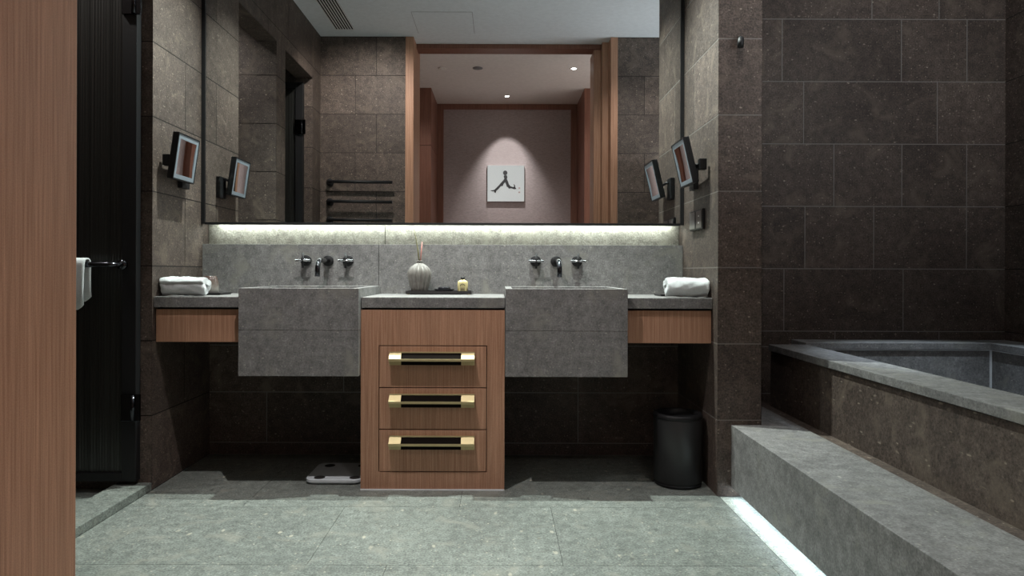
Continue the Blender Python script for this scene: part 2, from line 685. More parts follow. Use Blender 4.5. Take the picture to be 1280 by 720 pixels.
# partition stub between vanity and bath
mb = MB()
side_rows = std_rows(0, ZC, [3.126], [])
tiles(mb, (XP0, 0, 0), (0, 1, 0), (-1, 0, 0), YF, YB, side_rows, gap=0.005)
tiles(mb, (0, YF, 0), (1, 0, 0), (0, -1, 0), XP0, XP1, std_rows(0, ZC, [], []))
tiles(mb, (XP1, 0, 0), (0, 1, 0), (1, 0, 0), YF, YB, std_rows(0, ZC, [3.05], []), gap=0.005)
mb.box(XP0 + 0.0008, XP1 - 0.0008, YF + 0.0008, YB, 0, ZC, mi=1)
struct(mb.build('wall_partition', [BROWN, GROUT]))

# right bath wall
mb = MB()
tiles(mb, (XR, 0, 0), (0, 1, 0), (-1, 0, 0), YR, YB, std_rows(0, ZC, [1.6, 2.2, 2.8], [1.9, 2.5, 3.1]))
mb.box(XR + 0.0008, XR + 0.1, 1.0, 3.5, -0.06, ZC, mi=1)
struct(mb.build('wall_right', [BROWN, GROUT_D]))

# wall behind the photographer, seen in the mirror, either side of the doorway
mb = MB()
xr = lambda *p: [(q - 625) * 5.48 / 850 for q in p]
tiles(mb, (0, YR, 0), (1, 0, 0), (0, 1, 0), XL, -0.766, std_rows(0, ZC, [-1.17], [-1.0]))
tiles(mb, (0, YR, 0), (1, 0, 0), (0, 1, 0), 0.944, XR, std_rows(0, ZC, [1.16, 1.75, 2.3], [1.45, 2.0]))
mb.box(-2.75, -0.766, 1.0, YR - 0.0008, 0, ZC, mi=1)
mb.box(0.944, XR + 0.1, 1.0, YR - 0.0008, 0, ZC, mi=1)
struct(mb.build('wall_front', [BROWN, GROUT_D]))

# ceilings
mb = MB()
mb.box(-2.85, XR + 0.1, 0.95, 3.5, ZC, ZC + 0.1)
struct(mb.build('ceiling', [PAINT]))
struct(MB().box(-1.85, 2.0, -1.25, 0.95, ZC, ZC + 0.1).build('ceiling_hall', [PAINT_H]))
# hall walls
mb = MB()
mb.box(-1.85, -1.75, -1.25, 1.0, 0, ZC)
mb.box(1.9, 2.0, -1.25, 1.0, 0, ZC)
mb.box(-1.75, -0.766, 0.86, 0.998, 0, ZC)
mb.box(0.944, 1.9, 0.80, 0.998, 0, ZC)
struct(mb.build('wall_hall', [PLASTER]))
# wooden returns either side of the picture wall
mb = MB()
mb.box(-1.75, -0.713, -1.25, -0.403, 0, 2.215, bev=0.002)
mb.box(-1.75, -0.713, -1.25, -0.403, 2.219, ZC, bev=0.002)
mb.box(0.865, 1.9, -1.25, -0.403, 0, ZC, bev=0.002)
struct(mb.build('wall_hall_panelling', [WOOD_D]))
# picture wall with wood border
mb = MB()
mb.box(-0.641, 0.794, -1.2, -1.078, 0, 2.747)
struct(mb.build('wall_picture', [FABRIC]))
mb = MB()
mb.box(-0.713, -0.641, -1.2, -1.07, 0, ZC)
mb.box(0.794, 0.865, -1.2, -1.07, 0, ZC)
mb.box(-0.641, 0.794, -1.2, -1.07, 2.747, ZC)
struct(mb.build('trim_3', [WOOD_D]))

# doorway in wood
fr = MB()
fr.box(-0.766, -0.70, 0.70, 1.125, 0, ZC - 0.001, bev=0.003)
d1 = struct(fr.build('door_1', [WOOD]))
rj = MB()
rj.box(0.888, 0.944, 0.80, 1.125, 0, ZC - 0.001, bev=0.003)
rj.box(0.837, 0.888, 0.78, 1.0, 0, ZC - 0.001, bev=0.003)
rj.build('jamb', [WOOD], d1)
MB().box(-0.70, 0.837, 0.80, 0.948, 2.773, ZC - 0.001).build('header', [WOOD_D], d1)
d4 = struct(MB().box(0.777, 0.836, 0.70, 0.93, 0.005, 2.77, bev=0.003).build('door_4', [WOOD]))


def glass_door(name, x0, x1, y0, y1, hinge_side_front):
    """black framed reeded glass leaf, x0 is the free edge, x1 the hinge edge."""
    st = 0.058
    z0, z1 = 0.05, 2.364
    f = MB()
    f.box(x1 - st, x1, y0, y1, z0, z1, bev=0.002)
    f.box(x0, x0 + st, y0, y1, z0, z1, bev=0.002)
    f.box(x0 + st, x1 - st, y0, y1, z0, z0 + 0.035, bev=0.002)
    f.box(x0 + st, x1 - st, y0, y1, z1 - 0.05, z1, bev=0.002)
    d = struct(f.build(name, [BLACK]))
    g = MB()
    a, n = x0 + st, int((x1 - x0 - 2 * st) / 0.012)
    wd = (x1 - x0 - 2 * st) / n
    yc = (y0 + y1) / 2
    out = []
    for k in range(n):
        for q in range(4):
            tt = q / 4
            out.append((a + (k + tt) * wd, 0.0012 * math.sin(PI * tt)))
    out.append((x1 - st, 0))
    for (xa, da), (xb, db) in zip(out[:-1], out[1:]):
        g.quad([(xa, yc - 0.003 - da, z0 + 0.035), (xb, yc - 0.003 - db, z0 + 0.035),
                (xb, yc - 0.003 - db, z1 - 0.05), (xa, yc - 0.003 - da, z1 - 0.05)])
        g.quad([(xa, yc + 0.003 + da, z0 + 0.035), (xb, yc + 0.003 + db, z0 + 0.035),
                (xb, yc + 0.003 + db, z1 - 0.05), (xa, yc + 0.003 + da, z1 - 0.05)])
    g.build('glass_pane', [REED], d)
    yf = y0 if hinge_side_front else y1
    s = -1 if hinge_side_front else 1
    for zc in (0.355, 2.02):
        h = MB()
        h.box(x1 - 0.055, x1 - 0.012, min(yf, yf + s * 0.012), max(yf, yf + s * 0.012), zc - 0.055, zc + 0.055, bev=0.002)
        h.box(x1 - 0.002, x1 + 0.022, min(yf, yf + s * 0.012), max(yf, yf + s * 0.012), zc - 0.055, zc + 0.055, bev=0.002)
        h.tube([(x1 - 0.006, yf + s * 0.012, zc - 0.052), (x1 - 0.006, yf + s * 0.012, zc + 0.052)], 0.009)
        h.build('hinge', [BLACKGLOSS], d)
    return d


door2 = glass_door('door_2', -2.13, -1.4935, 2.79, 2.828, True)
rail = MB()
yr = 2.72
ZRAIL = 0.94
rail.tube([(-2.02, 2.785, ZRAIL), (-2.02, yr + 0.02, ZRAIL), (-2.00, yr, ZRAIL)] +
          [(-2.00 + 0.43 * t, yr, ZRAIL) for t in (0.25, 0.5, 0.75, 1)] +
          [(-1.553, yr + 0.008, ZRAIL), (-1.547, yr + 0.03, ZRAIL), (-1.547, 2.785, ZRAIL)], 0.011)
rail.lathe((-1.547, 2.776, ZRAIL), [(0.02, 0), (0.02, 0.014)], 24, 'Y')
rail.lathe((-2.02, 2.776, ZRAIL), [(0.02, 0), (0.02, 0.014)], 24, 'Y')
rail.build('towel_rail', [BLACKGLOSS], door2)
door3 = glass_door('door_3', -2.15, -1.512, 1.359, 1.397, False)

# hand towel on that rail
mb = MB()
prof = []
for k in range(9):
    a = PI * k / 8
    prof.append((yr - 0.018 * math.cos(a), ZRAIL + 0.018 * math.sin(a) + 0.001))
path = [(yr - 0.021, 0.760), (yr - 0.022, 0.82), (yr - 0.020, 0.89)] + prof + [(yr + 0.020, 0.89), (yr + 0.022, 0.83), (yr + 0.024, 0.79)]
xw = [-1.89, -1.84, -1.79, -1.74, -1.70, -1.675, -1.66, -1.65]
grid = []
for i, (yy, zz) in enumerate(path):
    row = []
    for j, xx in enumerate(xw):
        wob = 0.004 * math.sin(9 * xx * 4 + i * 0.4)
        zz2 = zz
        if i == 0 or i == len(path) - 1:
            zz2 = zz + 0.02 * max(0, (j - 5) / 2)
        row.append((xx, yy + (wob if (yy < yr) else -wob) * (1 if abs(zz - ZRAIL) > 0.03 else 0), zz2))
    grid.append(row)
for i in range(len(grid) - 1):
    for j in range(len(xw) - 1):
        mb.quad([grid[i][j], grid[i][j + 1], grid[i + 1][j + 1], grid[i + 1][j]])
bmesh.ops.remove_doubles(mb.bm, verts=mb.bm.verts, dist=1e-5)
for f in mb.bm.faces:
    f.smooth = True
o = mb.build('hand_towel', [TERRY], loc=(-1.77, yr, ZRAIL))
so = o.modifiers.new('s', 'SOLIDIFY')
so.thickness = 0.008
so.offset = 1
tag(o, 'white hand towel folded over the black rail of the dark glass door', 'towel')

# ================================================================== VANITY
ZT = 0.808
YC = 2.845
# backsplash
mb = MB()
mb.box(XL + 0.001, -0.592, YS, 3.398, 0.764, 1.047, bev=0.0012)
mb.box(-0.590, XP0 - 0.001, YS, 3.398, 0.764, 1.047, bev=0.0012)
o = mb.build('backsplash', [GREY], loc=(-0.28, YS, 0.764))
tag(o, 'long grey stone backsplash slab behind the taps, below the glowing recess', 'backsplash')
# rough lit recess stone
mb = MB()
mb.box(XL + 0.002, -0.573, 3.383, 3.398, 1.048, 1.15)
mb.box(-0.570, XP0 - 0.002, 3.383, 3.398, 1.048, 1.15)
o = mb.build('recess_stone', [RECESS], loc=(-0.28, 3.39, 1.048))
tag(o, 'rough pale stone band glowing in the recess under the big mirror', 'stone band')
# big mirror
mir = thing('wall_mirror', 'wall-wide mirror above the vanity with thin black edges', 'mirror', (-0.28, YM, 1.145))
mb = MB()
mb.quad([(XL + 0.018, YM, 1.153), (XP0 - 0.018, YM, 1.153), (XP0 - 0.018, YM, 2.80), (XL + 0.018, YM, 2.80)])
mb.box(XL + 0.018, XP0 - 0.018, YM + 0.001, YM + 0.006, 1.153, 2.80)
mb.build('mirror_glass', [MIRROR], mir)
mb = MB()
mb.box(XL + 0.001, XL + 0.018, YM - 0.006, YM + 0.03, 1.145, 2.805)
mb.box(XP0 - 0.018, XP0 - 0.001, YM - 0.006, YM + 0.03, 1.145, 2.805)
mb.box(XL + 0.018, XP0 - 0.018, YM - 0.004, YM + 0.03, 1.142, 1.1525)
mb.build('mirror_frame', [BLACK], mir)
mb = MB()
mb.box(XL + 0.03, XP0 - 0.03, YM + 0.03, 3.382, 1.16, 2.79)
mb.build('backing_box', [BLACK], mir)
led = MB().box(-1.40, 0.85, 3.345, 3.372, 1.150, 1.158).build('led_strip', [LED_MIRROR], loc=(-0.28, 3.36, 1.158))
tag(led, 'hidden white light strip along the bottom of the big mirror', 'light strip')

# stone counters
cx = [(XL + 0.001, -1.079), (-0.580, 0.021), (0.529, XP0 - 0.001)]
clabel = ['grey stone counter ledge at the left wall, holding a rolled white towel',
          'grey stone counter between the two sinks, holding the vase tray',
          'grey stone counter ledge at the right pillar, holding a rolled white towel']
for (a, b2), lb in zip(cx, clabel):
    mb = MB()
    mb.box(a, b2, YC, YS - 0.001, ZT - 0.045, ZT, bev=0.0025)
    tag(mb.build('stone_counter', [GREY], loc=((a + b2) / 2, YC, ZT - 0.045)), lb, 'counter', 'stone counters of the vanity')
# wooden aprons
for a, b2, lb in ((XL + 0.004, -1.082, 'floating reddish wood apron under the left counter ledge'),
                  (0.532, XP0 - 0.002, 'floating reddish wood apron under the right counter ledge')):
    t = thing('wood_apron', lb, 'cabinet', ((a + b2) / 2, YC + 0.015, 0.617), 'wood aprons under the counter ends')
    mb = MB()
    mb.box(a, b2, YC + 0.015, YC + 0.035, 0.617, 0.755, bev=0.0015)
    mb.build('front_panel', [WOOD], t)
    MB().box(a, b2, YC + 0.035, 3.395, 0.63, 0.7625).build('carcass', [GAP], t)

# sinks
SZ0, SZ1, SY0 = 0.483, 0.846, 2.80


def make_sink(x0, x1, label):
    t = thing('trough_sink', label, 'sink', ((x0 + x1) / 2, SY0, SZ0), 'grey stone trough sinks')
    y1 = YS - 0.001
    rim = 0.028
    mb = MB()
    # upper block as five walls around a sloping basin
    zb = 0.70
    mb.box(x0, x1, SY0, SY0 + rim, 0.6725, SZ1, bev=0.0015)
    mb.box(x0, x1, y1 - 0.075, y1, 0.6725, SZ1, bev=0.0015)
    mb.box(x0, x0 + rim, SY0 + rim, y1 - 0.075, 0.6725, SZ1, bev=0.0)
    mb.box(x1 - rim, x1, SY0 + rim, y1 - 0.075, 0.6725, SZ1, bev=0.0)
    mb.box(x0 + rim, x1 - rim, SY0 + rim, y1 - 0.075, 0.6725, zb)
    mb.box(x0 + 0.002, x1 - 0.002, SY0 + 0.002, y1, 0.6705, 0.6725)
    mb.box(x0, x1, SY0, y1, SZ0, 0.6705, bev=0.0015)
    mb.build('basin', [GREY], t)
    MB().lathe(((x0 + x1) / 2, 3.05, zb), [(0.03, 0), (0.03, 0.004), (0.024, 0.006)], 24).build('drain', [CHROME], t)
    return t


make_sink(-1.077, -0.582, 'grey stone trough sink left of the drawers, under the left taps')
make_sink(0.023, 0.527, 'grey stone trough sink right of the drawers, under the right taps')

# drawer cabinet
cab = thing('drawer_cabinet', 'reddish wood vanity cabinet with three brass-handled drawers between the sinks', 'cabinet', (-0.28, YC, 0))
CX0, CX1 = -0.582, 0.021
DX0, DX1 = -0.505, -0.055
dz = [(0.430, 0.604), (0.255, 0.428), (0.078, 0.253)]
mb = MB()
YCF = YC + 0.004
mb.box(CX0, DX0 - 0.002, YCF, YCF + 0.022, 0.005, 0.755, bev=0.001)
mb.box(DX1 + 0.002, CX1, YCF, YCF + 0.022, 0.005, 0.755, bev=0.001)
mb.box(DX0 - 0.002, DX1 + 0.002, YCF, YCF + 0.022, 0.607, 0.755)
mb.box(DX0 - 0.002, DX1 + 0.002, YCF, YCF + 0.022, 0.005, 0.0755)
mb.build('face_frame', [WOOD], cab)
MB().box(CX0 + 0.003, CX1 - 0.003, YCF + 0.022, 3.395, 0.0, 0.762).build('carcass', [GAP], cab)
MB().box(CX0, CX1, YC - 0.002, YC + 0.003, 0.0, 0.005).build('sealant_line', [BEAD_HIGHLIGHT], cab)
for z0, z1 in dz:
    d = MB().box(DX0 + 0.0012, DX1 - 0.0012, YCF, YCF + 0.021, z0 + 0.001, z1 - 0.001, bev=0.001).build('drawer', [WOOD], cab)
    hz = z1 - 0.063            # underside lip height
    hx0, hx1 = -0.460, -0.105
    yy = YCF
    body = [(yy - 0.0005, hz + 0.036), (yy - 0.012, hz + 0.036), (yy - 0.0365, hz + 0.012), (yy - 0.0365, hz + 0.002),
            (yy - 0.026, hz - 0.001), (yy - 0.026, hz - 0.014), (yy - 0.0005, hz - 0.014)]

    def solid(mb_, xa, xb, sh=0.0):
        pr = [(y + (sh if y < yy - 0.001 else 0), z) for y, z in body]
        pa = [mb_.bm.verts.new((xa, y, z)) for y, z in pr]
        pb = [mb_.bm.verts.new((xb, y, z)) for y, z in pr]
        mb_.bm.faces.new(pa)
        mb_.bm.faces.new(list(reversed(pb)))
        for k_ in range(len(pr)):
            mb_.bm.faces.new((pa[k_], pb[k_], pb[(k_ + 1) % len(pr)], pa[(k_ + 1) % len(pr)]))
    h = MB()
    solid(h, hx0, hx0 + 0.05)
    solid(h, hx1 - 0.055, hx1)
    h.box(hx0 - 0.001, hx1 + 0.001, yy - 0.013, yy - 0.0004, hz + 0.0345, hz + 0.039, bev=0.0008)
    h.box(hx0 - 0.001, hx1 + 0.001, yy - 0.040, yy - 0.0355, hz + 0.003, hz + 0.013, bev=0.0008)
    ho = h.build('handle', [BRASS], d)
    ho['label'] = 'brass handle'
    ins = MB()
    solid(ins, hx0 + 0.0502, hx1 - 0.0552, 0.0012)
    ins.build('leather_inlay', [HANDLE_DARK], d)

# taps


def make_spout(x, label):
    t = thing('wall_faucet', label, 'faucet', (x, YS, 0.967), 'black wall faucets over the sinks')
    MB().lathe((x, YS - 0.012, 0.967), [(0.0255, 0.0125), (0.0265, 0.009), (0.0265, 0.002), (0.024, 0.0)], 32, 'Y').build('flange', [BLACK], t)
    pts = [(x, YS - 0.005, 0.967), (x, YS - 0.08, 0.967), (x, YS - 0.15, 0.967)]
    for k in range(1, 9):
        a = PI / 2 * k / 8
        pts.append((x, YS - 0.15 - 0.05 * math.sin(a), 0.967 - 0.05 * (1 - math.cos(a))))
    pts.append((x, YS - 0.20, 0.892))
    MB().tube(pts, 0.0115, 18).build('spout', [BLACKGLOSS], t)
    return t


make_spout(-0.835, 'black curved wall faucet above the left sink')
make_spout(0.2726, 'black curved wall faucet above the right sink')


def make_valve(x, label):
    t = thing('valve_handle', label, 'tap', (x, YS, 0.968), 'black cross-handle taps on the backsplash')
    z = 0.968
    MB().lathe((x, YS - 0.012, z), [(0.0255, 0.0125), (0.0265, 0.009), (0.0265, 0.002), (0.024, 0.0)], 32, 'Y').build('flange', [BLACK], t)
    MB().tube([(x, YS - 0.01, z), (x, YS - 0.065, z)], 0.011).build('stem', [BLACK], t)
    c = MB()
    c.tube([(x - 0.036, YS - 0.062, z), (x + 0.036, YS - 0.062, z)], 0.0055)
    c.build('cross_bar', [CHROME], t)
    MB().tube([(x, YS - 0.062, z - 0.036), (x, YS - 0.062, z + 0.036)], 0.0055).build('cross_bar', [BLACK], t)
    return t


v0 = make_valve(-0.942, 'black cross-handle tap left of the left faucet')
for x, lb in ((-0.738, 'black cross-handle tap right of the left faucet'),
              (0.173, 'black cross-handle tap left of the right faucet'),
              (0.374, 'black cross-handle tap right of the right faucet')):
    copy_thing(v0, (x, YS, 0.968), lb)

# ------------------------------------------------------------------ vase tray
t = thing('amenity_tray', 'long dark tray on the middle counter carrying the vase and bottle', 'tray', (-0.288, 3.24, ZT))
mb = MB()
mb.box(-0.442, -0.133, 3.180, 3.295, ZT + 0.003, ZT + 0.011, bev=0.002)
mb.box(-0.442, -0.133, 3.180, 3.185, ZT + 0.010, ZT + 0.017, bev=0.001)
mb.box(-0.442, -0.133, 3.290, 3.295, ZT + 0.010, ZT + 0.017, bev=0.001)
mb.box(-0.442, -0.437, 3.185, 3.290, ZT + 0.010, ZT + 0.017, bev=0.001)
mb.box(-0.138, -0.133, 3.185, 3.290, ZT + 0.010, ZT + 0.017, bev=0.001)
mb.build('tray_body', [TRAYBLACK], t)
for xx in (-0.43, -0.145):
    for yy in (3.188, 3.285):
        MB().box(xx - 0.006, xx + 0.006, yy - 0.006, yy + 0.006, ZT, ZT + 0.0035).build('foot', [BRASS], t)
ZY = ZT + 0.0112
vx, vy = -0.383, 3.238
t = thing('ribbed_vase', 'pale ribbed gourd-shaped diffuser vase with two reeds on the tray', 'vase', (vx, vy, ZY))
prof = [(0.034, 0.0), (0.0385, 0.003), (0.043, 0.018), (0.0495, 0.042), (0.0555, 0.068), (0.0580, 0.084), (0.0560, 0.098), (0.049, 0.111), (0.037, 0.123),
        (0.022, 0.133), (0.0135, 0.137), (0.0125, 0.143)]
MB().lathe((vx, vy, ZY), prof, 168, 'Z', ribs=14, rib_amp=0.16).build('vase_body', [VASE], t)
MB().lathe((vx, vy, ZY + 0.142), [(0.012, 0.0), (0.0155, 0.001), (0.0155, 0.006), (0.008, 0.006), (0.008, 0.001)], 32).build('neck_ring', [VASE], t)
MB().tube([(vx, vy, ZY + 0.13), (vx - 0.008, vy - 0.003, ZY + 0.20), (vx - 0.016, vy - 0.004, ZY + 0.25), (vx - 0.027, vy - 0.005, ZY + 0.298)],
          [0.0032, 0.0034, 0.0026, 0.0012], 10).build('reed', [REED_G], t)
r2 = MB().tube([(vx + 0.003, vy, ZY + 0.13), (vx + 0.008, vy - 0.002, ZY + 0.19), (vx + 0.012, vy - 0.003, ZY + 0.238)],
               [0.003, 0.0032, 0.0022], 10).build('reed', [REED_R], t)
r2['label'] = 'short reddish reed'
dx = -0.265
t = thing('soap_dish', 'low round black soap dish on the tray between vase and bottle', 'dish', (dx, 3.235, ZY))
MB().lathe((dx, 3.235, ZY), [(0.030, 0), (0.045, 0.008), (0.050, 0.014), (0.047, 0.014), (0.03, 0.008)], 40).build('dish_bowl', [DISHBLACK], t)
MB().lathe((dx, 3.235, ZY + 0.0085), [(0.024, 0), (0.030, 0.004), (0.030, 0.012), (0.024, 0.016)], 40).build('black_soap', [DISHBLACK], t)
bx = -0.177
t = thing('lotion_bottle', 'small yellow lotion bottle with black cap at the right end of the tray', 'bottle', (bx, 3.235, ZY))
mb = MB()
sec = []
for z, hw, hd in ((0, 0.022, 0.013), (0.002, 0.0245, 0.015), (0.046, 0.0245, 0.015), (0.0525, 0.021, 0.013), (0.056, 0.012, 0.009), (0.058, 0.009, 0.008), (0.062, 0.009, 0.008)):
    ring = []
    for k in range(28):
        a = 2 * PI * k / 28
        ca, sa = math.cos(a), math.sin(a)
        ring.append(mb.bm.verts.new((bx + hw * abs(ca) ** 0.6 * (1 if ca >= 0 else -1), 3.235 + hd * abs(sa) ** 0.6 * (1 if sa >= 0 else -1), ZY + z)))
    sec.append(ring)
for a_, b_ in zip(sec[:-1], sec[1:]):
    for k in range(28):
        f = mb.bm.faces.new((a_[k], a_[(k + 1) % 28], b_[(k + 1) % 28], b_[k]))
        f.smooth = True
mb.bm.faces.new(sec[0])
mb.bm.faces.new(sec[-1])
mb.build('bottle_body', [BOTTLE], t)
MB().lathe((bx, 3.235, ZY + 0.060), [(0.0095, 0), (0.0100, 0.002), (0.0100, 0.009), (0.0085, 0.011)], 20).build('cap', [BLACK], t)
lab = MB().box(bx - 0.017, bx + 0.017, 3.2185, 3.2198, ZY + 0.006, ZY + 0.044).build('paper_label', [LABELY], t)
mb = MB()
arc = [(bx + 0.011 * math.cos(PI * k / 8), 3.2180, ZY + 0.028 + 0.011 * math.sin(PI * k / 8)) for k in range(9)]
mb.tube(arc, 0.0011, 6)
for q in range(3):
    hw = (0.011, 0.009, 0.012)[q]
    mb.box(bx - hw, bx + hw, 3.2177, 3.2186, ZY + 0.008 + q * 0.0055, ZY + 0.0098 + q * 0.0055)
mb.build('print', [INK], lab)

# ------------------------------------------------------------------ rolled towels, cups


def make_roll(x0, x1, yc, r, label, mirror):
    L = x1 - x0
    t = thing('rolled_towel', label, 'towel', ((x0 + x1) / 2, yc, ZT), 'rolled white towels on the counter')
    turns, th = 2.6, r / 3.05
    nA = 84
    inner, outer = [], []
    for k in range(nA + 1):
        a = 2 * PI * turns * k / nA
        rr = th * 0.55 + (r - th * 0.55 - th) * k / nA
        gapk = 0.94
        inner.append((rr, a))
        outer.append((rr + th * gapk, a))
    nL = 26
    mb = MB()
    cuts = []
    rnd = random.Random(3 if mirror else 5)
    ph = [rnd.uniform(0, 6) for _ in range(6)]
    for j in range(nL + 1):
        s = j / nL
        loop = []
        for li, (lst, rev) in enumerate(((inner, False), (outer, True))):
            seq = list(reversed(lst)) if rev else lst
            for rr, a in seq:
                edge = min(s, 1 - s)
                soft = 1 - 0.10 * math.exp(-edge / 0.035)
                wob = 0.0016 * math.sin(3 * a + 7 * s + ph[0]) + 0.0012 * math.sin(7 * a - 15 * s + ph[1])
                rad = rr * soft + (wob if rev else 0)
                a0 = -PI * 0.35 + (-a if mirror else a)
                yy = rad * math.cos(a0)
                zz = rad * math.sin(a0)
                zz = zz * 0.94
                xx = x0 + L * s + (0.004 * math.sin(2 * a + ph[2]) if edge < 0.01 else 0)
                loop.append(mb.bm.verts.new((xx, yc + yy, ZT + r * 0.955 + zz)))
        cuts.append(loop)
    n = len(cuts[0])
    for a_, b_ in zip(cuts[:-1], cuts[1:]):
        for k in range(n):
            f = mb.bm.faces.new((a_[k], a_[(k + 1) % n], b_[(k + 1) % n], b_[k]))
            f.smooth = True
    # end caps as strips
    h = nA + 1
    for loop, flip in ((cuts[0], False), (cuts[-1], True)):
        for k in range(nA):
            q = (loop[k], loop[k + 1], loop[2 * h - 2 - k], loop[2 * h - 1 - k])
            mb.bm.faces.new(q if flip else tuple(reversed(q)))
    zmin = min(v.co.z for v in mb.bm.verts)
    for v in mb.bm.verts:
        v.co.z += ZT - zmin + 0.0005
    ro = mb.build('towel_roll', [TERRY], t)
    tx_ = bpy.data.textures.new('towel_fluff', 'CLOUDS')
    tx_.noise_scale = 0.012
    dm = ro.modifiers.new('fluff', 'DISPLACE')
    dm.texture = tx_
    dm.strength = 0.006
    dm.mid_level = 0.6
    return t


make_roll(-1.442, -1.255, 2.912, 0.047, 'rolled white towel on the left counter ledge', False)
make_roll(0.706, 0.884, 2.905, 0.047, 'rolled white towel on the right counter ledge', True)

for x, lb, side in ((-1.322, 'left', 'left'), (0.79, 'right', 'right')):
    tx = (x - 0.065, x + 0.07) if side == 'left' else (x - 0.07, x + 0.065)
    mb = MB()
    mb.box(tx[0], tx[1], 3.04, 3.17, ZT, ZT + 0.006, bev=0.002)
    mb.box(tx[0] - 0.004, tx[1] + 0.004, 3.036, 3.174, ZT + 0.006, ZT + 0.010, bev=0.0015)
    tag(mb.build('cup_tray', [TRAYBLACK], loc=((tx[0] + tx[1]) / 2, 3.105, ZT)),
        'small square dark tray under the cup on the %s counter ledge' % lb, 'tray', 'small cup trays on the counter')
    mb = MB()
    zc = ZT + 0.0102
    mb.lathe((x, 3.10, zc), [(0.037, 0), (0.0385, 0.002), (0.0385, 0.02), (0.0365, 0.045), (0.031, 0.066), (0.027, 0.071), (0.027, 0.075), (0.024, 0.075), (0.024, 0.072)], 40)
    tag(mb.build('upturned_cup', [CUP], loc=(x, 3.10, zc)),
        'brown and cream glazed cup upside down behind the %s rolled towel' % lb, 'cup', 'glazed cups on the counter')

# ------------------------------------------------------------------ magnifying mirrors


def make_magnifier(side, hc, tilt, label):
    """side -1 hangs on the left wall, +1 on the right pillar."""
    wx = XL if side < 0 else XP0
    s = 1 if side < 0 else -1          # direction into the room
    t = thing('magnifying_mirror', label, 'mirror', (wx, 3.09, 1.345), 'swing-arm magnifying mirrors')
    MB().box(min(wx + s * 0.0005, wx + s * 0.022), max(wx + s * 0.0005, wx + s * 0.022), 3.055, 3.13, 1.29, 1.40, bev=0.003).build('wall_plate', [BLACK], t)
    jz = hc[2] - 0.02
    kx, ky = wx + s * 0.028, 2.905
    arm = MB()
    arm.tube([(wx + s * 0.02, 3.09, jz), (wx + s * 0.034, 3.09, jz), (kx, ky, jz)], 0.0065)
    arm.tube([(kx, ky, jz + 0.004), (wx + s * 0.040, 2.95, jz + 0.004), (hc[0] - s * 0.026, hc[1], hc[2])], 0.0065)
    arm.build('swing_arm', [BLACK], t)
    MB().box(kx - 0.016, kx + 0.016, ky - 0.014, ky + 0.014, jz - 0.022, jz + 0.026, bev=0.004).build('knuckle', [BLACK], t)
    M = Matrix.Translation(hc) @ Matrix.Rotation(s * tilt, 4, 'Y')
    hw = 0.100
    d0, d1 = (-0.026, 0.0)
    fx = lambda a: a * s

    def bx_(mb, a, b2, *r, **k):
        mb.box(min(a * s, b2 * s), max(a * s, b2 * s), *r, M=M, **k)
    mb = MB()
    bx_(mb, d0, -0.010, -hw, hw, -hw, hw, bev=0.004)
    for q in ((-hw, -hw + 0.006, -hw, hw), (hw - 0.006, hw, -hw, hw), (-hw + 0.006, hw - 0.006, -hw, -hw + 0.006), (-hw + 0.006, hw - 0.006, hw - 0.006, hw)):
        bx_(mb, -0.012, 0.0015, *q)
    bx_(mb, -0.045, d0, -0.022, 0.022, -0.022, 0.022, bev=0.004)
    mb.build('housing', [BLACK], t)
    mb = MB()
    e, i = hw - 0.006, hw - 0.024
    for q in ((-e, -i, -e, e), (i, e, -e, e), (-i, i, -e, -i), (-i, i, i, e)):
        bx_(mb, -0.003, 0.0, *q)
    mb.build('light_border', [FROST], t)
    # slightly concave glass
    mb = MB()
    n = 20
    vv = [[None] * (n + 1) for _ in range(n + 1)]
    R = 0.75
    for a in range(n + 1):
        for c in range(n + 1):
            y, z = (-i + 2 * i * a / n), (-i + 2 * i * c / n)
            sag = (y * y + z * z) / (2 * R) - (2 * i * i) / (2 * R)
            vv[a][c] = mb.bm.verts.new(M @ Vector((s * (-0.0005 + sag * 0.55), y, z)))
    for a in range(n):
        for c in range(n):
            f = mb.bm.faces.new((vv[a][c], vv[a + 1][c], vv[a + 1][c + 1], vv[a][c + 1]))
            f.smooth = True
    mb.build('magnifying_glass', [MIRROR], t)
    return t


make_magnifier(-1, (-1.378, 2.987, 1.407), math.radians(8), 'square black magnifying mirror on the left wall')
make_magnifier(1, (0.803, 3.005, 1.396), math.radians(13), 'square black magnifying mirror on the right pillar')

# switch plate
t = thing('switch_plate', 'dark two-gang switch plate on the right pillar below the magnifying mirror', 'switch', (XP0, 3.055, 1.15))
MB().box(XP0 - 0.012, XP0 - 0.0005, 2.955, 3.155, 1.105, 1.195, bev=0.002).build('plate', [BLACK], t)
MB().box(XP0 - 0.015, XP0 - 0.012, 2.962, 3.045, 1.112, 1.188, bev=0.0015).build('rocker', [ROCKER_D], t)
MB().box(XP0 - 0.015, XP0 - 0.012, 3.062, 3.148, 1.112, 1.188, bev=0.0015).build('rocker', [ROCKER_L], t)
for q in (1.135, 1.165):
    MB().box(XP0 - 0.0158, XP0 - 0.0148, 2.998, 3.008, q - 0.003, q + 0.003).build('icon', [WHITE], t)

# robe hook on the pillar front
t = thing('robe_hook', 'small black robe hook high on the pillar front', 'hook', (0.971, YF, 1.847))
MB().box(0.971 + 0.001, 0.971 + 0.013, YF - 0.006, YF - 0.0005, 1.850, 1.882, bev=0.002).build('back_plate', [BLACK], t)
MB().tube([(0.976, YF - 0.004, 1.868), (0.973, YF - 0.025, 1.862), (0.969, YF - 0.034, 1.845), (0.969, YF - 0.033, 1.825)], [0.009, 0.012, 0.0135, 0.012], 16).build('peg', [BLACK], t)

